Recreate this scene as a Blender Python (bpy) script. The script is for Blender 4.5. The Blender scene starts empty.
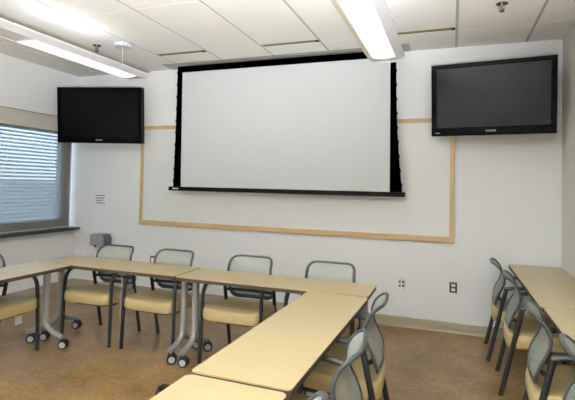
import bpy, bmesh, math, random
from mathutils import Vector, Matrix
random.seed(4)
S = bpy.context.scene
COL = S.collection
PI = math.pi

# ------------------------------------------------------------------ materials
def srgb(r, g, b):
    f = lambda c: (c/255/12.92) if c/255 <= .04045 else ((c/255+.055)/1.055)**2.4
    return (f(r), f(g), f(b), 1)

def mat(name, col, rough=.5, metal=0, spec=.5, noise=None, bump=None, coat=0):
    """noise = (scale, second colour, contrast), bump = (scale, strength)"""
    m = bpy.data.materials.new(name); m.use_nodes = True
    nt = m.node_tree; b = nt.nodes['Principled BSDF']
    b.inputs['Base Color'].default_value = col
    b.inputs['Roughness'].default_value = rough
    b.inputs['Metallic'].default_value = metal
    b.inputs['Specular IOR Level'].default_value = spec
    b.inputs['Coat Weight'].default_value = coat
    tc = nt.nodes.new('ShaderNodeTexCoord')
    if noise:
        n = nt.nodes.new('ShaderNodeTexNoise'); n.inputs['Scale'].default_value = noise[0]
        n.inputs['Detail'].default_value = 6; n.inputs['Roughness'].default_value = .65
        mp = nt.nodes.new('ShaderNodeMapping')
        if len(noise) > 3: mp.inputs['Scale'].default_value = noise[3]
        nt.links.new(tc.outputs['Object'], mp.inputs['Vector']); nt.links.new(mp.outputs['Vector'], n.inputs['Vector'])
        r = nt.nodes.new('ShaderNodeValToRGB')
        r.color_ramp.elements[0].position = .5-noise[2]; r.color_ramp.elements[1].position = .5+noise[2]
        r.color_ramp.elements[0].color = col; r.color_ramp.elements[1].color = noise[1]
        nt.links.new(n.outputs['Fac'], r.inputs['Fac']); nt.links.new(r.outputs['Color'], b.inputs['Base Color'])
    if bump:
        n2 = nt.nodes.new('ShaderNodeTexNoise'); n2.inputs['Scale'].default_value = bump[0]
        n2.inputs['Detail'].default_value = 4
        nt.links.new(tc.outputs['Object'], n2.inputs['Vector'])
        bp = nt.nodes.new('ShaderNodeBump'); bp.inputs['Strength'].default_value = bump[1]; bp.inputs['Distance'].default_value = .003
        nt.links.new(n2.outputs['Fac'], bp.inputs['Height']); nt.links.new(bp.outputs['Normal'], b.inputs['Normal'])
    return m

def emat(name, col, strength):
    m = bpy.data.materials.new(name); m.use_nodes = True
    nt = m.node_tree; nt.nodes.clear()
    e = nt.nodes.new('ShaderNodeEmission'); e.inputs['Color'].default_value = col; e.inputs['Strength'].default_value = strength
    o = nt.nodes.new('ShaderNodeOutputMaterial'); nt.links.new(e.outputs[0], o.inputs[0])
    return m

M = {}
M['wall'] = mat('painted_wall', srgb(236, 239, 241), .8, bump=(180, .08), spec=.2)
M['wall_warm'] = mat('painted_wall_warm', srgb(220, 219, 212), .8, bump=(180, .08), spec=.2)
M['ceil'] = mat('ceiling_tile', srgb(236, 235, 231), .9, bump=(260, .15), spec=.1)
M['grid'] = mat('ceiling_grid', srgb(178, 176, 170), .6)
M['base'] = mat('vinyl_baseboard', srgb(166, 157, 134), .55)
M['wood'] = mat('oak_frame', srgb(198, 167, 122), .5, noise=(9, srgb(207, 180, 138), .25, (1, 1, 12)))
M['board'] = mat('whiteboard_face', srgb(229, 232, 232), .35)
M['screen'] = mat('screen_fabric', srgb(205, 210, 213), .85, spec=.1)
M['black'] = mat('black_fabric', srgb(16, 16, 17), .75, spec=.2)
M['blackbar'] = mat('black_bar', srgb(12, 12, 13), .5, spec=.15)
M['piano'] = mat('gloss_black_plastic', srgb(4, 4, 5), .18, spec=.06)
M['lcd'] = mat('screen_glass', srgb(5, 8, 9), .2, spec=.12)
M['lcd2'] = mat('screen_glass_mirroring', srgb(9, 12, 13), .24, spec=.24)
M['trimgrey'] = mat('screen_case_trim', srgb(170, 172, 166), .5)
M['frame'] = mat('grey_chair_plastic', srgb(62, 68, 70), .42)
M['tube'] = mat('charcoal_tube', srgb(36, 40, 42), .38)
M['seat'] = mat('tan_vinyl', srgb(188, 168, 120), .5, noise=(30, srgb(180, 160, 112), .3))
M['pan'] = mat('black_seat_pan', srgb(34, 34, 34), .6)
M['alu'] = mat('silver_paint', srgb(172, 174, 176), .35, metal=.45)
M['tyre'] = mat('black_rubber', srgb(22, 22, 23), .6)
M['hub'] = mat('grey_hub', srgb(178, 180, 184), .4)
M['winframe'] = mat('grey_window_frame', srgb(136, 138, 136), .5)
M['sill'] = mat('dark_sill', srgb(38, 42, 44), .35)
M['valance'] = mat('pale_valance', srgb(206, 203, 194), .7)
M['slat'] = mat('pale_blue_slat', srgb(205, 214, 226), .5)
m = mat('sheer_shade', srgb(176, 178, 176), .8, spec=.1); M['shade'] = m
_nt = m.node_tree; _b = _nt.nodes['Principled BSDF']; _t = _nt.nodes.new('ShaderNodeBsdfTransparent'); _m = _nt.nodes.new('ShaderNodeMixShader')
_l = _nt.nodes.new('ShaderNodeBsdfTranslucent'); _l.inputs[0].default_value = srgb(190, 192, 192); _m2 = _nt.nodes.new('ShaderNodeMixShader'); _m2.inputs[0].default_value = .4
_nt.links.new(_b.outputs[0], _m2.inputs[1]); _nt.links.new(_l.outputs[0], _m2.inputs[2])
_m.inputs[0].default_value = .45; _nt.links.new(_t.outputs[0], _m.inputs[1]); _nt.links.new(_m2.outputs[0], _m.inputs[2])
_nt.links.new(_m.outputs[0], _nt.nodes['Material Output'].inputs['Surface'])
M['plate'] = mat('white_plastic', srgb(232, 230, 226), .45)
M['dark'] = mat('dark_plastic', srgb(50, 44, 38), .45)
M['slotgold'] = mat('slot_metal', srgb(186, 168, 120), .4)
M['slotdark'] = mat('slot_dark', srgb(40, 36, 30), .8)
M['devgrey'] = mat('grey_device', srgb(140, 144, 146), .5)
M['devdark'] = mat('grey_device_side', srgb(92, 98, 96), .5)
M['blueline'] = mat('blue_grey_lines', srgb(138, 146, 166), .5)
M['fixwhite'] = mat('white_enamel', srgb(212, 212, 216), .4)
M['wing'] = mat('wing_warm_bounce', srgb(214, 208, 190), .5)  # cream tint puts warm light off floor and tables into the colour
M['chrome'] = mat('chrome', srgb(170, 165, 155), .25, metal=.9)
M['ground'] = mat('outside_ground', srgb(128, 140, 138), 1, spec=0)
M['door'] = mat('back_door', srgb(150, 130, 100), .5)
M['lens'] = emat('lamp_lens', (.95, .96, 1, 1), .85)
M['up'] = emat('lamp_uplight', (.98, .98, 1, 1), 3)
M['edge'] = mat('table_edge', srgb(64, 54, 46), .5)
M['top'] = mat('maple_laminate', srgb(178, 159, 118), .32, noise=(5, srgb(186, 168, 127), .28, (1, 9, 1)))
# linoleum: two noises
m = mat('cork_linoleum', srgb(122, 93, 55), .34, noise=(2.6, srgb(166, 135, 89), .17)); M['floor'] = m
nt = m.node_tree; b = nt.nodes['Principled BSDF']
n3 = nt.nodes.new('ShaderNodeTexNoise'); n3.inputs['Scale'].default_value = 34; n3.inputs['Detail'].default_value = 5
tc = nt.nodes.new('ShaderNodeTexCoord'); nt.links.new(tc.outputs['Object'], n3.inputs['Vector'])
r3 = nt.nodes.new('ShaderNodeValToRGB'); r3.color_ramp.elements[0].position = .36; r3.color_ramp.elements[1].position = .66
r3.color_ramp.elements[0].color = (.72, .70, .68, 1); r3.color_ramp.elements[1].color = (1.12, 1.1, 1.06, 1)
nt.links.new(n3.outputs['Fac'], r3.inputs['Fac'])
mx = nt.nodes.new('ShaderNodeMix'); mx.data_type = 'RGBA'; mx.blend_type = 'MULTIPLY'; mx.inputs[0].default_value = 1
src = b.inputs['Base Color'].links[0].from_socket
nt.links.new(src, mx.inputs[6]); nt.links.new(r3.outputs['Color'], mx.inputs[7]); nt.links.new(mx.outputs[2], b.inputs['Base Color'])
# chair mesh: woven, part see-through
m = mat('chair_mesh', srgb(160, 164, 156), .7, spec=.2); M['mesh'] = m
nt = m.node_tree; b = nt.nodes['Principled BSDF']; out = nt.nodes['Material Output']
tr = nt.nodes.new('ShaderNodeBsdfTransparent'); ms = nt.nodes.new('ShaderNodeMixShader')
tc = nt.nodes.new('ShaderNodeTexCoord'); wv = nt.nodes.new('ShaderNodeTexWave'); wv.wave_type = 'BANDS'; wv.bands_direction = 'Z'
wv.inputs['Scale'].default_value = 60
nt.links.new(tc.outputs['Object'], wv.inputs['Vector'])
mr = nt.nodes.new('ShaderNodeMapRange'); mr.inputs['To Min'].default_value = .62; mr.inputs['To Max'].default_value = .9
nt.links.new(wv.outputs['Fac'], mr.inputs['Value']); nt.links.new(mr.outputs[0], ms.inputs[0])
nt.links.new(tr.outputs[0], ms.inputs[1]); nt.links.new(b.outputs[0], ms.inputs[2]); nt.links.new(ms.outputs[0], out.inputs['Surface'])
# window glass
m = bpy.data.materials.new('window_glass'); m.use_nodes = True; M['glass'] = m
nt = m.node_tree; nt.nodes.clear(); o = nt.nodes.new('ShaderNodeOutputMaterial')
tr = nt.nodes.new('ShaderNodeBsdfTransparent'); tr.inputs[0].default_value = (.86, .92, .94, 1)
gl = nt.nodes.new('ShaderNodeBsdfGlossy'); gl.inputs['Roughness'].default_value = .05
ms = nt.nodes.new('ShaderNodeMixShader'); ms.inputs[0].default_value = .05
nt.links.new(tr.outputs[0], ms.inputs[1]); nt.links.new(gl.outputs[0], ms.inputs[2]); nt.links.new(ms.outputs[0], o.inputs[0])

# ------------------------------------------------------------------ mesh helpers
def box(bm, x0, x1, y0, y1, z0, z1, bev=0, mi=0):
    g = bmesh.ops.create_cube(bm, size=1)
    vs = g['verts']
    for v in vs:
        v.co = Vector(((x0+x1)/2+v.co.x*(x1-x0), (y0+y1)/2+v.co.y*(y1-y0), (z0+z1)/2+v.co.z*(z1-z0)))
    es = list({e for v in vs for e in v.link_edges}); fs = list({f for v in vs for f in v.link_faces})
    for f in fs: f.material_index = mi
    if bev:
        r = bmesh.ops.bevel(bm, geom=es, offset=bev, segments=2, profile=.6, affect='EDGES')
        for f in r['faces']: f.material_index = mi

def cyl(bm, p, axis, r, h, n=20, r2=None, mi=0):
    """from p along axis by h"""
    a = Vector(axis).normalized(); rot = a.to_track_quat('Z', 'Y').to_matrix().to_4x4()
    g = bmesh.ops.create_cone(bm, cap_ends=True, segments=n, radius1=r, radius2=r if r2 is None else r2, depth=h,
                              matrix=Matrix.Translation(Vector(p)+a*h/2) @ rot)
    for f in {f for v in g['verts'] for f in v.link_faces}: f.material_index = mi

def catmull(P, k=6, closed=False):
    P = [Vector(p) for p in P]; n = len(P); out = []
    for i in range(n if closed else n-1):
        if closed: a, b, c, d = P[i-1], P[i], P[(i+1) % n], P[(i+2) % n]
        else: a, b, c, d = P[max(i-1, 0)], P[i], P[i+1], P[min(i+2, n-1)]
        for j in range(k):
            t = j/k
            out.append(.5*((2*b)+(c-a)*t+(2*a-5*b+4*c-d)*t*t+(3*b-a-3*c+d)*t**3))
    if not closed: out.append(P[-1])
    return out

def tube(bm, pts, ra, rb=None, n=10, closed=False, side=None):
    """sweep an ellipse; ra along the 'side' direction, rb across it. ra/rb may be lists"""
    rb = ra if rb is None else rb
    N = len(pts); rings = []
    ref = None
    for i, p in enumerate(pts):
        if closed: t = pts[(i+1) % N]-pts[i-1]
        else: t = pts[min(i+1, N-1)]-pts[max(i-1, 0)]
        t = t.normalized()
        if side is not None:
            s = side[i] if isinstance(side, list) else Vector(side)
        else:
            s = ref if ref is not None else (Vector((1, 0, 0)) if abs(t.x) < .8 else Vector((0, 1, 0)))
        s = (s-t*s.dot(t)).normalized(); ref = s
        w = t.cross(s)
        A = ra[i] if isinstance(ra, list) else ra; B = rb[i] if isinstance(rb, list) else rb
        rings.append([bm.verts.new(p+s*A*math.cos(2*PI*k/n)+w*B*math.sin(2*PI*k/n)) for k in range(n)])
    for i in range(N if closed else N-1):
        a, b = rings[i], rings[(i+1) % N]
        for k in range(n):
            bm.faces.new((a[k], a[(k+1) % n], b[(k+1) % n], b[k]))
    if not closed:
        bm.faces.new(rings[0][::-1]); bm.faces.new(rings[-1])

def extrude_profile(bm, prof, axis, a, b, mi=0):
    """prof = list of 2D points, extruded from a to b along axis ('x': prof is (y,z); 'y': prof is (x,z))"""
    mk = (lambda p, t: (t, p[0], p[1])) if axis == 'x' else (lambda p, t: (p[0], t, p[1]))
    A = [bm.verts.new(mk(p, a)) for p in prof]; B = [bm.verts.new(mk(p, b)) for p in prof]
    n = len(prof)
    fs = [bm.faces.new((A[i], A[(i+1) % n], B[(i+1) % n], B[i])) for i in range(n)]
    fs += [bm.faces.new(A[::-1]), bm.faces.new(B)]
    for f in fs: f.material_index = mi

def rrect(x0, x1, y0, y1, r, k=5):
    out = []
    for cx, cy, a0 in ((x1-r, y1-r, 0), (x0+r, y1-r, 90), (x0+r, y0+r, 180), (x1-r, y0+r, 270)):
        for j in range(k+1):
            a = math.radians(a0+90*j/k); out.append((cx+r*math.cos(a), cy+r*math.sin(a)))
    return out

def slab(bm, outline, z0, z1, mi=0):
    A = [bm.verts.new((x, y, z0)) for x, y in outline]; B = [bm.verts.new((x, y, z1)) for x, y in outline]
    n = len(outline)
    fs = [bm.faces.new((A[i], A[(i+1) % n], B[(i+1) % n], B[i])) for i in range(n)]
    fs += [bm.faces.new(A[::-1]), bm.faces.new(B)]
    for f in fs: f.material_index = mi

def obj(name, bm, mats, parent=None, smooth=False, loc=None):
    bmesh.ops.recalc_face_normals(bm, faces=bm.faces)
    me = bpy.data.meshes.new(name); bm.to_mesh(me); bm.free()
    for k in (mats if isinstance(mats, (list, tuple)) else [mats]): me.materials.append(M[k])
    if smooth:
        for p in me.polygons: p.use_smooth = True
        try: me.set_sharp_from_angle(angle=math.radians(40))
        except Exception: pass
    o = bpy.data.objects.new(name, me); COL.objects.link(o)
    if parent: o.parent = parent
    if loc: o.location = loc
    return o

def tag(o, label, cat, group=None):
    o['label'] = label; o['category'] = cat
    if group: o['group'] = group
    return o

def thing(name, label, cat, loc=(0, 0, 0), rz=0, group=None):
    o = bpy.data.objects.new(name, None); COL.objects.link(o); o.empty_display_size = .1
    o.location = loc; o.rotation_euler = (0, 0, rz)
    return tag(o, label, cat, group)

def copy_tree(o, parent=None):
    c = o.copy(); COL.objects.link(c); c.parent = parent
    for ch in list(o.children): copy_tree(ch, c)
    return c

def struct(name, bm, mats, parent=None, smooth=False):
    o = obj(name, bm, mats, parent, smooth)
    if not parent: o['kind'] = 'structure'
    return o
NB = bmesh.new

# ------------------------------------------------------------------ room dimensions
XL, XR, YB, ZC = -4.677, .93, -9.2, 2.7606
T = .18
# floor, ceiling
bm = NB(); box(bm, XL-T, XR+T, YB-T, T, -.1, 0); struct('floor', bm, 'floor')
bm = NB()
box(bm, XL-T, XR+T, YB-T, T, ZC+.02, ZC+.1, mi=1)
G0, GS = -2.413, .6096
xs = [XL-.02]
k = math.ceil((XL-G0)/GS)
while G0+k*GS < XR:
    if G0+k*GS > XL+.05: xs.append(G0+k*GS)
    k += 1
xs.append(XR+.02)
ys = [.02, -.515]
while ys[-1] > YB: ys.append(ys[-1]-1.2192)
for i in range(len(xs)-1):
    for j in range(len(ys)-1):
        box(bm, xs[i]+.011, xs[i+1]-.011, ys[j+1]+.003, ys[j]-.003, ZC, ZC+.03)
for x in xs[1:-1]:
    box(bm, x-.012, x+.012, YB, .02, ZC+.003, ZC+.03, mi=1)
struct('ceiling', bm, ['ceil', 'grid'])
# walls
bm = NB(); box(bm, XL-T, XR+T, 0, T, 0, ZC+.05); struct('wall_front', bm, 'wall')
bm = NB(); box(bm, XR, XR+T, YB-T, 0, 0, ZC+.05); struct('wall_right', bm, 'wall_warm')
WY0, WY1, WZ0, WZ1 = -2.6, 0, .775, 2.187
bm = NB()
box(bm, XL-T, XL, YB-T, WY0, 0, ZC+.05)
box(bm, XL-T, XL, WY0, 0, 0, WZ0-.035)
box(bm, XL-T, XL, WY0, 0, WZ1, ZC+.05)
struct('wall_left', bm, 'wall')
bm = NB()
DX0, DX1 = .0, .86
box(bm, XL, DX0, YB-T, YB, 0, ZC+.05); box(bm, DX1, XR, YB-T, YB, 0, ZC+.05); box(bm, DX0, DX1, YB-T, YB, 2.45, ZC+.05)
box(bm, DX0, DX1, YB-T, YB, 0, .9)
struct('wall_back', bm, 'wall')
# a window in the wall behind the viewer (mirrored in the right television)
bm = NB()
for a in ((DX0, DX0+.05, .9, 2.45), (DX1-.05, DX1, .9, 2.45), (DX0, DX1, .9, .95), (DX0, DX1, 2.4, 2.45), (.405, .455, .9, 2.45)):
    box(bm, a[0], a[1], YB-.1, YB-.04, a[2], a[3])
w2 = struct('window_2', bm, 'winframe')
bm = NB(); box(bm, DX0+.04, DX1-.04, YB-.075, YB-.07, .94, 2.41); obj('pane', bm, 'glass', w2)
# baseboards
def baseboard(name, axis, a, b, at, sgn):
    bm = NB()
    prof = [(at, 0), (at+sgn*.022, 0), (at+sgn*.018, .008), (at+sgn*.008, .02), (at+sgn*.007, .09), (at+sgn*.003, .096), (at, .096)]
    extrude_profile(bm, prof, axis, a, b); return struct(name, bm, 'base')
baseboard('baseboard_front', 'x', XL, XR, 0, -1)
baseboard('baseboard_left', 'y', YB, 0, XL, 1)
baseboard('baseboard_right', 'y', YB, 0, XR, -1)
# window on the left wall
bm = NB()
FX0, FX1 = XL-.11, XL-.03
box(bm, FX0, FX1, -.225, -.072, WZ0, WZ1, .004)
box(bm, FX0, FX1, WY0, WY0+.12, WZ0, WZ1, .004)
box(bm, FX0, FX1, WY0+.12, -.215, WZ0, WZ0+.115, .004)
box(bm, FX0, FX1, WY0+.12, -.215, WZ1-.2, WZ1, .004)
box(bm, FX0, FX1, -1.43, -1.37, WZ0+.115, WZ1-.2, .004)
w1 = struct('window_1', bm, 'winframe')
bm = NB(); box(bm, FX0+.02, FX0+.026, WY0+.1, -.2, WZ0+.1, WZ1-.1); obj('pane', bm, 'glass', w1)
bm = NB(); box(bm, XL-T, XL+.10, WY0-.03, -.003, WZ0-.035, WZ0, .006)
ts = struct('trim_1', bm, 'sill')
# blind in that window
bl = thing('venetian_blind', 'pale blue venetian blind filling the left-hand window', 'blind', (XL-.02, -1.3, WZ0))
bm = NB(); z = .125
while z < 1.24:
    for (y0, y1) in ((-1.17, 1.075),):
        a = .56
        w = .022
        vs = [bm.verts.new((x, y, z+zz)) for y in (y0, y1) for x, zz in ((-w-.012, w*a), (-.012, .003), (w-.012, -w*a))]
        bm.faces.new((vs[0], vs[1], vs[4], vs[3])); bm.faces.new((vs[1], vs[2], vs[5], vs[4]))
    z += .043
bmesh.ops.solidify(bm, geom=bm.faces[:], thickness=.0015)
BLIND_X = -.035
sl = obj('slats', bm, 'slat', bl); sl.location.x = BLIND_X+.02
rs = thing('roller_shade', 'sheer grey roller shade drawn down over the left-hand window', 'shade', (XL-.02, -1.3, WZ0))
bm = NB(); box(bm, -.06, .018, -1.28, 1.285, 1.225, 1.404, .004); obj('cassette', bm, 'valance', rs)
bm = NB(); box(bm, .008, .0095, -1.28, 1.226, .012, 1.23); obj('fabric', bm, 'shade', rs)
bm = NB(); box(bm, .003, .014, -1.28, 1.226, .002, .014, .002); obj('hem_bar', bm, 'valance', rs)
for yy in (-.75, -.12):
    bm = NB(); cyl(bm, (-.03, yy, .12), (0, 0, 1), .0018, 1.1, 6); obj('ladder_cord', bm, 'plate', bl)

# outside
bm = NB(); box(bm, -600, -5.4, -300, 300, -.7, -.6); struct('ground', bm, 'ground')

# ------------------------------------------------------------------ things on the front wall
# whiteboard
wb = thing('whiteboard', 'long white wallboard in a pale oak frame behind the projection screen', 'whiteboard', (-1.807, 0, .86))
hw = 1.829; hh = 1.213
bm = NB(); box(bm, -hw+.02, hw-.02, -.012, -.001, .03, hh-.02); obj('panel', bm, 'board', wb)
bm = NB(); box(bm, -hw, hw, -.032, -.001, 0, .055, .004); obj('bottom_rail', bm, 'wood', wb)
bm = NB(); box(bm, -hw, hw, -.026, -.001, hh-.04, hh, .004); obj('top_rail', bm, 'wood', wb)
for s in (-1, 1):
    bm = NB(); box(bm, min(s*hw, s*(hw-.04)), max(s*hw, s*(hw-.04)), -.026, -.001, .055, hh-.04, .004); obj('side_rail', bm, 'wood', wb)
# projection screen, dropping out of the ceiling
ps = thing('projection_screen', 'large lowered projection screen with black border hanging from the ceiling', 'projection screen', (0, -.14, 0))
bm = NB(); box(bm, -3.20, -.40, -.10, .13, ZC-.006, ZC-.0005); box(bm, -3.20, -.40, -.10, -.085, ZC-.012, ZC-.001); obj('ceiling_case', bm, 'trimgrey', ps)
def border(side):
    # concave tensioned edge with the small tab bumps along it
    xw0, xw1 = (-2.985, -2.968) if side < 0 else (-.588, -.574)
    top, bot = (-3.056, -3.075) if side < 0 else (-.53, -.455)
    inner, outer = [], []
    n = 60
    for i in range(n+1):
        t = i/n; z = ZC-.012+(1.335-ZC+.012)*t
        inner.append((xw0+(xw1-xw0)*t, z))
        e = top+(bot-top)*(t**2.2)
        d = .010*(1 if (i % 6 == 3) else 0)
        outer.append((e+side*d, z))
    return inner, outer
bm = NB()
for s in (-1, 1):
    I, O = border(s)
    for d in (0, .004):
        pass
    A = [bm.verts.new((x, 0, z)) for x, z in I]; B = [bm.verts.new((x, 0, z)) for x, z in O]
    for i in range(len(A)-1): bm.faces.new((A[i], A[i+1], B[i+1], B[i]))
vs = [bm.verts.new(p) for p in ((-3.056, 0, ZC-.012), (-.53, 0, ZC-.012), (-.53, 0, 2.672), (-3.056, 0, 2.672))]
bm.faces.new(vs)
bmesh.ops.solidify(bm, geom=bm.faces[:], thickness=.003)
obj('black_border', bm, 'black', ps)
bm = NB()
P = [(-2.985, 2.675), (-.588, 2.675), (-.574, 1.33), (-2.968, 1.33)]
A = [bm.verts.new((x, -.005, z)) for x, z in P]; B = [bm.verts.new((x, .001, z)) for x, z in P]
for i in range(4): bm.faces.new((A[i], A[(i+1) % 4], B[(i+1) % 4], B[i]))
bm.faces.new(A); bm.faces.new(B[::-1])
obj('viewing_surface', bm, 'screen', ps)
bm = NB(); box(bm, -3.125, -.425, -.022, .02, 1.29, 1.337, .006); obj('bottom_bar', bm, 'blackbar', ps)
bm = NB(); box(bm, -3.07, -2.99, -.0235, -.0215, 1.308, 1.322); lb = obj('label_sticker', bm, 'plate', ps); lb['label'] = 'small white sticker at the left end of the bar'
# televisions
def tv(x, y, z, W, H, yaw, tilt, label, glass):
    t = thing('television', label, 'television', (x, y, z), yaw)
    def P(o): o.rotation_euler = (tilt, 0, 0); return o
    bz = .038; bb = .075
    bm = NB(); box(bm, -W/2, W/2, .012, .085, -H/2, H/2, .008); box(bm, -W*.33, W*.33, .08, .12, -H*.36, H*.36, .012); P(obj('back_case', bm, 'blackbar', t))
    bm = NB()
    box(bm, -W/2, W/2, -.008, .02, H/2-bz, H/2, .005); box(bm, -W/2, W/2, -.008, .02, -H/2, -H/2+bb, .005)
    box(bm, -W/2, -W/2+bz+.008, -.008, .02, -H/2+bb-.004, H/2-bz+.004, .005); box(bm, W/2-bz-.008, W/2, -.008, .02, -H/2+bb-.004, H/2-bz+.004, .005)
    P(obj('bezel', bm, 'piano', t))
    bm = NB(); box(bm, -W/2+bz, W/2-bz, 0, .014, -H/2+bb-.008, H/2-bz+.008); P(obj('display', bm, glass, t))
    bm = NB()
    for k in range(6):
        w = .0105; bx = -.042+k*.0145
        box(bm, bx, bx+w, -.0105, -.0075, -H/2+.032, -H/2+.046)
    P(obj('maker_mark', bm, 'hub', t))['label'] = 'small silver lettering centred on the lower bezel'
    # arm back to the wall, in the set's own frame
    bm = NB(); box(bm, -.16, .16, .115, .14, -.16, .16, .005); P(obj('mount_plate', bm, 'blackbar', t))
    return t
def tv_arm(t, x, y, z):
    bm = NB()
    # in world axes, then moved into the television's frame
    cx, cy = x, y
    box(bm, x-.1, x+.1, -.025, -.001, z-.16, z+.16, .004)
    n = Vector((-math.sin(t.rotation_euler.z), math.cos(t.rotation_euler.z), 0)); p = Vector((x, y, z))+n*.13
    tube(bm, [p, Vector((x, -.02, z))], .025)
    bmesh.ops.transform(bm, matrix=Matrix.LocRotScale(t.location, t.rotation_euler, None).inverted(), verts=bm.verts)
    obj('wall_bracket', bm, 'blackbar', t)
t1 = tv(-4.052, -.296, 2.183, 1.068, .678, .262, .083, 'black flat television angled out in the left corner by the window', 'lcd'); tv_arm(t1, -4.052, -.296, 2.183)
t2 = tv(.32, -.278, 2.2, 1.024, .659, -.109, .098, 'black flat television mounted high in the right corner', 'lcd2'); tv_arm(t2, .32, -.278, 2.2)
bm = NB(); box(bm, -.475, -.435, -.0105, -.0078, -.305, -.297); o = obj('corner_sticker', bm, 'hub', t2); o.rotation_euler = (.098, 0, 0); o['label'] = 'tiny grey sticker at the lower left of the bezel'
# plates and outlets
def plate(name, label, cat, x, z, w, h, m, kids, group=None):
    t = thing(name, label, cat, (x, 0, z))
    bm = NB(); box(bm, -w/2, w/2, -.008, -.0005, -h/2, h/2, .003); obj('cover_plate', bm, m, t)
    for nm, mm, rects in kids:
        for r in rects:
            bm = NB(); box(bm, r[0]-r[2]/2, r[0]+r[2]/2, -.0105, -.007, r[1]-r[3]/2, r[1]+r[3]/2, .001); obj(nm, bm, mm, t)
    return t
plate('wall_vent_plate', 'small white plate with blue-grey louvre lines beside the window', 'wall plate', -4.258, 1.151, .17, .13, 'plate',
      [('louvre', 'blueline', [(0, .045, .145, .012), (0, .012, .13, .012), (-.01, -.02, .115, .012), (.005, -.05, .145, .012)])])
plate('data_outlet', 'white data outlet with four dark ports low on the wall', 'outlet', -.463, .423, .085, .115, 'plate',
      [('port', 'dark', [(-.016, .018, .02, .022), (.016, .018, .02, .022), (-.016, -.02, .02, .022), (.016, -.02, .02, .022)])])
plate('power_outlet', 'dark brown power outlet with two pale sockets low on the wall', 'outlet', .023, .431, .07, .1, 'dark',
      [('socket', 'plate', [(0, .021, .036, .027), (0, -.021, .036, .027)])])
plate('power_outlet', 'dark framed outlet with one pale centre, between two chair backs at left', 'outlet', -3.428, .43, .075, .1, 'dark',
      [('socket', 'plate', [(0, 0, .04, .06)])])
plate('blank_wall_plate', 'faint white wall plate below the grey wall box', 'wall plate', -4.403, .42, .12, .09, 'plate', [('screw', 'hub', [(-.04, 0, .008, .008), (.04, 0, .008, .008)])])
# grey device on the wall
gd = thing('wall_box', 'grey rounded box with a dark side, low on the wall by the window', 'box', (-4.185, 0, .57))
bm = NB()
prof = [(-.115, 0), (.115, 0), (.115, .10), (.10, .135), (.07, .148), (-.115, .138)]
extrude_profile(bm, prof, 'y', -.13, -.001); bmesh.ops.bevel(bm, geom=bm.edges[:], offset=.008, segments=2, affect='EDGES'); obj('body', bm, 'devgrey', gd)
bm = NB(); extrude_profile(bm, [(.09, .006), (.121, .006), (.121, .10), (.104, .138), (.09, .143)], 'y', -.125, -.005); obj('side_panel', bm, 'devdark', gd)['label'] = 'darker grey right side panel'
bm = NB(); cyl(bm, (-.045, -.1, -.022), (0, 0, 1), .014, .03, 12); obj('knob', bm, 'tyre', gd, True)['label'] = 'small black knob under the box'

# ------------------------------------------------------------------ ceiling fittings
def slot(x0, x1, y, label):
    t = thing('ceiling_diffuser', label, 'air diffuser', ((x0+x1)/2, y, ZC), 0)
    L = (x1-x0)/2
    bm = NB(); box(bm, -L, L, -.028, .028, -.003, .001); obj('slot_frame', bm, 'slotgold', t)
    bm = NB(); box(bm, -L+.01, L-.01, .008, .018, -.0055, -.002); box(bm, -L+.01, L-.01, -.019, -.013, -.0055, -.002); obj('slot_gap', bm, 'slotdark', t)
    bm = NB(); box(bm, L-.03, L, -.026, .026, -.008, -.001, .002); obj('end_cap', bm, 'slotdark', t)['label'] = 'dark end cap'
slot(-3.005, -2.425, -.59, 'slim ceiling air slot above the left end of the screen')
slot(-1.785, -1.2, -.585, 'slim ceiling air slot above the middle of the screen')
slot(-.575, .012, -.575, 'slim ceiling air slot between right-hand lamp and television')
def sprinkler(x, y, label):
    t = thing('fire_sprinkler', label, 'sprinkler', (x, y, ZC))
    bm = NB(); cyl(bm, (0, 0, -.008), (0, 0, 1), .042, .0075, 24, .036); obj('escutcheon', bm, 'chrome', t, True)
    bm = NB(); cyl(bm, (0, 0, -.05), (0, 0, 1), .01, .043, 10)
    tube(bm, catmull([(-.012, 0, -.02), (-.02, 0, -.04), (0, 0, -.06), (.02, 0, -.04), (.012, 0, -.02)], 4), .003, n=6); obj('head', bm, 'chrome', t, True)
    bm = NB(); cyl(bm, (0, 0, -.064), (0, 0, 1), .019, .003, 16); obj('deflector', bm, 'chrome', t)
sprinkler(-3.397, -1.067, 'fire sprinkler head on the ceiling beside the left lamp')
sprinkler(.333, -1.039, 'fire sprinkler head on the ceiling near the right television')

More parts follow.
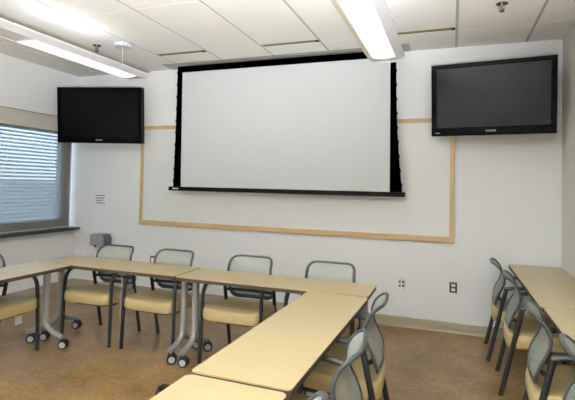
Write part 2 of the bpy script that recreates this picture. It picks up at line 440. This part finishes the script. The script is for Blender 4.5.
def pendant(cx, label, canopy=True):
    yend = -.79; ybeg = YB+.5
    t = thing('pendant_light', label, 'lamp', (cx, yend, 2.45))
    zl = 0
    bm = NB()   # curved shell: two wings and a housing on top, open towards the lens
    shell = [(-.095, .008), (-.15, .04), (-.155, .05), (-.15, .056), (-.10, .062), (-.085, .08), (.085, .08), (.10, .062), (.15, .056), (.155, .05), (.15, .04), (.095, .008)]
    extrude_profile(bm, shell, 'y', 0, ybeg-yend); obj('housing', bm, 'fixwhite', t)
    bm = NB(); extrude_profile(bm, [(-.098, .004), (-.153, .037), (-.151, .042), (-.095, .010)], 'y', -.004, ybeg-yend); obj('left_wing', bm, 'wing', t)['label'] = 'perforated wing with warm floor light painted in as cream'
    bm = NB(); extrude_profile(bm, [(-.157, .042), (-.09, -.002), (.09, -.002), (.157, .042), (.157, .058), (-.157, .058)], 'y', 0, .012); obj('end_plate', bm, 'fixwhite', t)
    y = -.13
    while y-1.2 > ybeg-yend:
        bm = NB(); pr = [(-.093+.186*i/8, -.012*math.sin(PI*i/8)+.004) for i in range(9)]+[(.093, .012), (-.093, .012)]
        extrude_profile(bm, pr, 'y', y-1.19, y); obj('lens', bm, 'lens', t)
        bm = NB(); box(bm, -.07, .07, y-1.15, y-.42, .0805, .083); obj('uplight', bm, 'up', t)
        y -= 1.60
    bm = NB(); w = []
    y = -.23
    top = ZC-2.45
    while y > ybeg-yend:
        bm = NB(); cyl(bm, (0, y, .078), (0, 0, 1), .003, top-.078, 8); obj('hanger_wire', bm, 'plate', t)
        bm = NB(); cyl(bm, (0, y, top-.035), (0, 0, 1), .085, .034, 32, .09); obj('canopy', bm, 'fixwhite', t, True)
        y -= 2.58
    if canopy:
        bm = NB(); tube(bm, catmull([(0, -.23, top-.03), (.2, -.45, top-.05), (.45, -.75, top-.03), (.62, -.98, top-.002)], 6), .003, n=6); obj('supply_cord', bm, 'plate', t)
    return t
pendant(-3.115, 'long white pendant lamp hung from the ceiling at left')
pendant(-.54, 'long white pendant lamp hung from the ceiling right of the screen top', False)

# ------------------------------------------------------------------ tables
def caster(parent, x, y, ang, zf=.105):
    """twin-wheel caster, axle direction by ang"""
    c = NB(); cyl(c, (0, 0, .04), (0, 0, 1), .012, zf-.05, 12)
    tube(c, [Vector((0, 0, .068)), Vector((0, .012, .058)), Vector((0, .02, .045))], .011, n=8)
    o = obj('caster', c, 'tube', parent, True); o.location = (x, y, 0); o.rotation_euler = (0, 0, ang); o.scale = (1.15, 1.15, 1.15)
    for s in (-1, 1):
        w = NB()
        cyl(w, (s*.007 if s > 0 else s*.025, .014, .033), (1, 0, 0), .033, .018, 24)
        bmesh.ops.bevel(w, geom=[e for e in w.edges if not e.is_boundary and len(e.link_faces) == 2 and e.calc_face_angle(0) > 1], offset=.004, segments=2, affect='EDGES')
        a = s*.025
        cyl(w, (a if s > 0 else a-.002, .014, .033), (1, 0, 0), .021, .002, 20, mi=1)
        obj('wheel', w, ['tyre', 'hub'], o, True)
def tleg(parent, lx, ly, along, top, angs):
    """along = unit direction of the foot (2D)"""
    d = Vector((along[0], along[1], 0)); P0 = Vector((lx, ly, 0)); s = Vector((-along[1], along[0], 0))
    bm = NB(); tube(bm, [P0+Vector((0, 0, .17)), P0+Vector((0, 0, top))], .026, .030, 14, side=s); obj('leg_post', bm, 'alu', parent, True)
    for k, sg in enumerate((-1, 1)):
        bm = NB()
        pts = catmull([P0+d*sg*.006+Vector((0, 0, .27)), P0+d*sg*.008+Vector((0, 0, .215)), P0+d*sg*.022+Vector((0, 0, .168)), P0+d*sg*.065+Vector((0, 0, .135)), P0+d*sg*.125+Vector((0, 0, .112)), P0+d*sg*.192+Vector((0, 0, .092))], 5)
        n = len(pts); tube(bm, pts, [.026-.004*i/n for i in range(n)], [.025-.004*i/n for i in range(n)], 12, side=s)
        obj('foot', bm, 'alu', parent, True)
        p = P0+d*sg*.178
        caster(parent, p.x, p.y, angs[k])
def table(x0, x1, y0, y1, top, label, horiz, leg_in=(.055, .055), legc=0, rz=0):
    cx, cy = (x0+x1)/2, (y0+y1)/2; W, D = (x1-x0)/2-.003, (y1-y0)/2-.003
    t = thing('table', label, 'table', (cx, cy, 0), rz)
    bm = NB(); slab(bm, rrect(-W, W, -D, D, .022), top-.006, top)
    bmesh.ops.bevel(bm, geom=[e for e in bm.edges if all(v.co.z > top-.001 for v in e.verts)], offset=.002, segments=1, affect='EDGES')
    obj('tabletop', bm, 'top', t)
    bm = NB(); slab(bm, rrect(-W+.001, W-.001, -D+.001, D-.001, .022), top-.03, top-.0055); obj('edge_trim', bm, 'edge', t)['label'] = 'dark brown table edge'
    if horiz:
        legs = [((-W+leg_in[0], legc), (0, 1)), ((W-leg_in[1], legc), (0, 1))]
        bm = NB(); box(bm, -W+leg_in[0], W-leg_in[1], legc-.02, legc+.02, top-.075, top-.04)
    else:
        legs = [((legc, -D+leg_in[0]), (1, 0)), ((legc, D-leg_in[1]), (1, 0))]
        bm = NB(); box(bm, legc-.02, legc+.02, -D+leg_in[0], D-leg_in[1], top-.075, top-.04)
    obj('crossbeam', bm, 'tube', t)
    for (lx, ly), al in legs:
        bm = NB(); k = .15
        box(bm, lx-(k if al[0] else .03), lx+(k if al[0] else .03), ly-(k if al[1] else .03), ly+(k if al[1] else .03), top-.045, top-.0295); obj('mounting_plate', bm, 'tube', t)
        tleg(t, lx, ly, al, top-.04, [-.95+random.uniform(-.45, .45) for _ in range(2)])
    return t
TZ = .675
table(-3.376, -1.972, -1.708, -1.314, TZ, 'maple-topped table along the back, left of the two, joining the corner', True, (.075, .035), rz=-.0028)
table(-1.960, -.499, -1.738, -1.352, TZ, 'maple-topped table along the back, right of the two', True, (.060, .06), .02, rz=.0005)
table(-3.376, -2.974, -3.15, -1.712, TZ, 'maple-topped table running toward the viewer at far left under the window', False, (.06, .06), .0, rz=.004)
table(-.914, -.502, -3.178, -1.748, TZ, 'maple-topped table running forward from the back row, centre of photo', False, (.06, .06), rz=-.0154)
table(-.930, -.524, -4.62, -3.196, TZ, 'nearest maple-topped table, cut off by the bottom of the frame', False, (.06, .06), rz=-.0154)
RZ = .697
rx0, ry1 = .497, -1.628
table(rx0, XR-.008, ry1, -.012, RZ, 'maple-topped table in the far right corner against the right wall', False, (.08, .07), .02)
table(rx0+.012, XR+.004, ry1-1.62, ry1-.004, RZ, 'nearer maple-topped table along the right wall, cut by the frame', False, (.08, .07), .02, rz=.0)

# ------------------------------------------------------------------ chairs
# local frame: +Y is where the sitter looks, origin on the floor under the middle of the seat
SP = [(-.158, .445), (-.162, .48), (-.142, .54), (-.110, .605), (-.100, .665), (-.118, .720), (-.155, .762), (-.176, .775)]
SC = catmull([(0, a, b) for a, b in SP], 12)
LEN = [0]
for i in range(1, len(SC)): LEN.append(LEN[-1]+(SC[i]-SC[i-1]).length)
LT = LEN[-1]
def sprof(s):
    s = max(0, min(LT, s))
    for i in range(1, len(LEN)):
        if LEN[i] >= s:
            f = (s-LEN[i-1])/(LEN[i]-LEN[i-1]); return SC[i-1].lerp(SC[i], f)
    return SC[-1]
def halfw(s):
    t = s/LT; return .202-.020*t
def back_pt(u, s):
    p = sprof(s); bulge = -.022*(1-(u/.21)**2)
    return Vector((u, p.y+bulge*.9, p.z))
def make_chair():
    root = thing('mesh_back_chair', '', 'chair')
    # seat: superellipse rings
    bm = NB()
    def ring(z, sx, sy, oy=0, dz=0):
        out = []
        n = 40
        for i in range(n):
            a = 2*PI*i/n; c, s = math.cos(a), math.sin(a); e = 2/6
            x = math.copysign(abs(c)**e, c)*.240*sx; y = math.copysign(abs(s)**e, s)*.225*sy
            wide = 1+.05*(y/.225)
            zz = z
            if y > .10: zz -= ((y-.10)/.125)**2*.022*dz      # waterfall front
            zz -= .008*(1-(x/.240)**2)*dz*(1 if y < .15 else .3)
            zz -= (.2-y)*.085
            out.append(bm.verts.new((x*wide, y+.035+oy, zz)))
        return out
    L = [(.352, .82, .84, 0, .3), (.350, .95, .95, 0, .5), (.356, .985, .985, 0, .6), (.372, 1, 1, 0, .7), (.405, 1, 1, 0, .8), (.428, .99, .99, 0, .9), (.440, .965, .965, 0, 1), (.445, .91, .91, 0, 1), (.446, .5, .5, 0, 1), (.444, .2, .2, 0, 1)]
    R = [ring(*a) for a in L]
    for a, b in zip(R, R[1:]):
        n = len(a)
        for k in range(n): bm.faces.new((a[k], a[(k+1) % n], b[(k+1) % n], b[k]))
    bm.faces.new(R[0][::-1]); bm.faces.new(R[-1])
    obj('seat', bm, 'seat', root, True)
    bm = NB(); slab(bm, rrect(-.17, .17, -.13, .19, .05), .315, .336); obj('seat_pan', bm, 'pan', root)
    # legs and arms
    for s in (-1, 1):
        bm = NB(); pts = catmull([(s*.252, .222, 0), (s*.250, .215, .25), (s*.247, .208, .48), (s*.245, .196, .555)], 6)
        tube(bm, pts, .0145, .0165, 12, side=(1, 0, 0)); obj('leg', bm, 'tube', root, True)
        bm = NB(); pts = catmull([(s*.245, .196, .55), (s*.243, .172, .588), (s*.240, .13, .604), (s*.235, .05, .606), (s*.228, -.04, .602), (s*.221, -.102, .588)], 6)
        tube(bm, pts, .017, .0135, 12, side=(1, 0, 0)); obj('armrest', bm, 'frame', root, True)
        bm = NB(); tube(bm, [Vector((s*.219, -.222, 0)), Vector((s*.219, -.185, .17)), Vector((s*.219, -.135, .40)), Vector((s*.220, -.092, .598))], .015, .0165, 12, side=(1, 0, 0)); obj('leg', bm, 'tube', root, True)
        bm = NB(); tube(bm, catmull([(s*.249, .20, .345), (s*.22, .10, .33), (s*.16, .0, .325)], 5), .010, n=8)
        tube(bm, catmull([(s*.219, -.148, .34), (s*.2, -.09, .328), (s*.15, -.03, .325)], 5), .010, n=8); obj('seat_bracket', bm, 'tube', root, True)
    # back frame: a closed loop laid on the curved back
    loop = []
    out2 = rrect(-1, 1, 0, LT, .001, 1)
    s0, s1 = 0.0, LT
    K = []
    rb, rt = .075, .060
    hb, ht = halfw(0), halfw(LT)
    nS = 16
    for i in range(nS+1):
        s = rb+(LT-rb-rt)*i/nS; K.append((halfw(s), s))
    for j in range(1, 6):
        a = PI/2*j/6; K.append((ht-rt+rt*math.cos(a), LT-rt+rt*math.sin(a)))
    for i in range(9): K.append(((ht-rt)*(1-i/4), LT))
    for j in range(1, 6):
        a = PI/2+PI/2*j/6; K.append((-ht+rt+rt*math.cos(a), LT-rt+rt*math.sin(a)))
    for i in range(nS+1):
        s = LT-rt-(LT-rb-rt)*i/nS; K.append((-halfw(s), s))
    for j in range(1, 6):
        a = PI+PI/2*j/6; K.append((-hb+rb+rb*math.cos(a), rb+rb*math.sin(a)))
    for i in range(9): K.append(((hb-rb)*(-1+i/4), 0))
    for j in range(1, 6):
        a = 1.5*PI+PI/2*j/6; K.append((hb-rb+rb*math.cos(a), rb+rb*math.sin(a)))
    pts = [back_pt(u, s) for u, s in K]
    nor = []
    ra, rbb = [], []
    for u, s in K:
        d = (sprof(s+.004)-sprof(s-.004)).normalized(); nor.append(Vector((0, d.z, -d.y)))
        tt = s/LT
        ra.append(.009); rbb.append(.017 if tt < .15 else .015-.004*tt)
    bm = NB(); tube(bm, pts, ra, rbb, 10, True, nor); obj('back_frame', bm, 'frame', root, True)
    bm = NB(); n = len(K)
    NR = 22; NU = 12
    G = []
    for i in range(NR+1):
        s = .004+(LT-.008)*i/NR
        w = halfw(s)-.004
        if s < rb: w = hb-rb+math.sqrt(max(0, rb*rb-(rb-s)**2))-.004
        if s > LT-rt: w = ht-rt+math.sqrt(max(0, rt*rt-(s-LT+rt)**2))-.004
        G.append([bm.verts.new(back_pt(w*(-1+2*j/NU), s)) for j in range(NU+1)])
    for i in range(NR):
        for j in range(NU): bm.faces.new((G[i][j], G[i][j+1], G[i+1][j+1], G[i+1][j]))
    obj('back_mesh', bm, 'mesh', root, True)
    # lower cross rail between the rear uprights
    bm = NB(); tube(bm, catmull([(-.219, -.118, .50), (-.12, -.155, .497), (0, -.168, .496), (.12, -.155, .497), (.219, -.118, .50)], 6), .011, .013, 8); obj('back_rail', bm, 'tube', root, True)
    return root
proto = make_chair(); used = [False]
GC = 'mesh-back chairs around the tables'
def chair(x, y, rz, label, tagged=None):
    o = proto if not used[0] else copy_tree(proto)
    used[0] = True
    o.location = (x, y, 0); o.rotation_euler = (0, 0, rz); o['label'] = label; o['group'] = GC
    if tagged:
        bm = NB(); box(bm, tagged[0]-tagged[3], tagged[0]+tagged[3], tagged[1]-.001, tagged[1]+.001, tagged[2]-.095, tagged[2]); t = obj('hang_tag', bm, 'plate', o); t['label'] = 'white paper tag hanging under the seat'
    return o
# behind the back tables, looking toward the viewer
F = PI
chair(-2.930, -1.375, F+.02, 'tan mesh-back chair behind the back tables, below the grey wall box')
chair(-2.305, -1.36, F-.02, 'tan mesh-back chair behind the left back table, next to the table seam')
chair(-1.560, -1.365, F, 'tan mesh-back chair below the middle of the screen, right of the table seam')
chair(-.880, -1.355, F, 'tan mesh-back chair behind the right end of the back tables')
# window side, looking right
chair(-3.375, -2.12, -PI/2, 'tan chair at the far left edge of the photo, window side', tagged=(-.11, .175, .335, .032))
# outer side of the middle tables, looking left
chair(-.522, -2.18, PI/2+.06, 'tan mesh-back chair on the right of the centre table, farthest of its row', tagged=(.04, .125, .335, .022))
chair(-.510, -2.90, PI/2+.08, 'tan mesh-back chair right of the centre table, second of its row')
chair(-.52, -3.53, PI/2+.04, 'chair whose back top just shows at the bottom edge, beside the table joint')
# along the right wall, looking right
chair(.518, -.435, -PI/2-.03, 'tan mesh-back chair at right wall tables, farthest, nearest the corner')
chair(.555, -1.06, -PI/2-.04, 'tan mesh-back chair at right wall tables, second from the corner')
chair(.572, -1.99, -PI/2-.07, 'tan mesh-back chair at right wall tables, third from the corner')
chair(.622, -2.61, -PI/2-.05, 'tan mesh-back chair at right wall tables, cut by the right edge of the photo')

# odds and ends on the floor
t = thing('floor_box', 'small dark floor box beside the nearest table edge', 'floor box', (-1.745, -2.135, 0))
bm = NB(); cyl(bm, (0, 0, 0), (0, 0, 1), .062, .03, 28, .055); obj('base', bm, 'dark', t, True)
bm = NB(); box(bm, -.036, .036, -.03, .03, .028, .058, .01); obj('lid', bm, 'tyre', t)
cb = NB()
tube(cb, catmull([(.0, 0, TZ-.08), (.006, .004, .5), (-.006, 0, .42), (.007, .002, .36), (-.004, 0, .30), (.004, .003, .24), (0, 0, .2)], 6), .006, n=8)
tag(obj('dangling_cable', cb, 'alu', loc=(-2.575, -1.58, 0)), 'pale curled cable dangling under the left back table between two chairs', 'cable')

# ------------------------------------------------------------------ photographer's flash, bounced off the ceiling, plus an added fill spot
fl = bpy.data.lights.new('bounce_flash', 'SPOT'); fl.energy = 960; fl.color = (.94, .975, 1); fl.spot_size = math.radians(108); fl.spot_blend = 1; fl.shadow_soft_size = .05
fo = bpy.data.objects.new('bounce_flash', fl); COL.objects.link(fo); fo.location = (.1, -4.8, 1.15)
fo.rotation_euler = Vector((-.85, 1.15, 1.75)).to_track_quat('-Z', 'Y').to_euler()

um = bpy.data.lights.new('rear_fill_spot', 'SPOT'); um.energy = 2600; um.color = (.95, .98, 1); um.spot_size = math.radians(130); um.spot_blend = 1; um.shadow_soft_size = .1  # added fill lamp, aimed at the rear ceiling to brighten the front wall
uo = bpy.data.objects.new('rear_fill_spot', um); COL.objects.link(uo); uo.location = (-1.3, -6.6, 1.3)
uo.rotation_euler = Vector((0, .1, 1)).to_track_quat('-Z', 'Y').to_euler()

# ------------------------------------------------------------------ world
w = bpy.data.worlds.new('world'); S.world = w; w.use_nodes = True
nt = w.node_tree; nt.nodes.clear()
tc = nt.nodes.new('ShaderNodeTexCoord'); sp = nt.nodes.new('ShaderNodeSeparateXYZ'); nt.links.new(tc.outputs['Generated'], sp.inputs[0])
rp = nt.nodes.new('ShaderNodeValToRGB'); rp.color_ramp.elements[0].position = .46; rp.color_ramp.elements[1].position = .6
rp.color_ramp.elements[0].color = srgb(196, 208, 216); rp.color_ramp.elements[1].color = srgb(214, 228, 245)
mr = nt.nodes.new('ShaderNodeMapRange'); mr.inputs['From Min'].default_value = -1; nt.links.new(sp.outputs[2], mr.inputs['Value'])
nt.links.new(mr.outputs[0], rp.inputs['Fac'])
bg = nt.nodes.new('ShaderNodeBackground'); bg.inputs['Strength'].default_value = 3.3
nt.links.new(rp.outputs['Color'], bg.inputs['Color'])
ow = nt.nodes.new('ShaderNodeOutputWorld'); nt.links.new(bg.outputs[0], ow.inputs[0])

# ------------------------------------------------------------------ camera
f = Vector((-.34167307, .93944377, .02655041)); r = Vector((.93975272, .34117745, .02151229)); r = (r-f*r.dot(f)).normalized(); u = r.cross(f)
cam = bpy.data.cameras.new('camera'); co = bpy.data.objects.new('camera', cam); COL.objects.link(co)
mm = Matrix((r, u, -f)).transposed().to_4x4(); mm.translation = (0, -4.6765, 1.3848); co.matrix_world = mm
cam.sensor_fit = 'HORIZONTAL'; cam.sensor_width = 36; cam.lens = 452.53*36/575; cam.shift_y = -(200-172.84)/575
cam.clip_start = .02
S.camera = co
S.view_settings.view_transform = 'Standard'; S.view_settings.look = 'None'; S.view_settings.gamma = 1
S.view_settings.exposure = .52; S.view_settings.use_curve_mapping = False
try:
    S.cycles.use_denoising = True; S.cycles.max_bounces = 8; S.cycles.diffuse_bounces = 5
    S.cycles.sample_clamp_indirect = 6
except Exception: pass
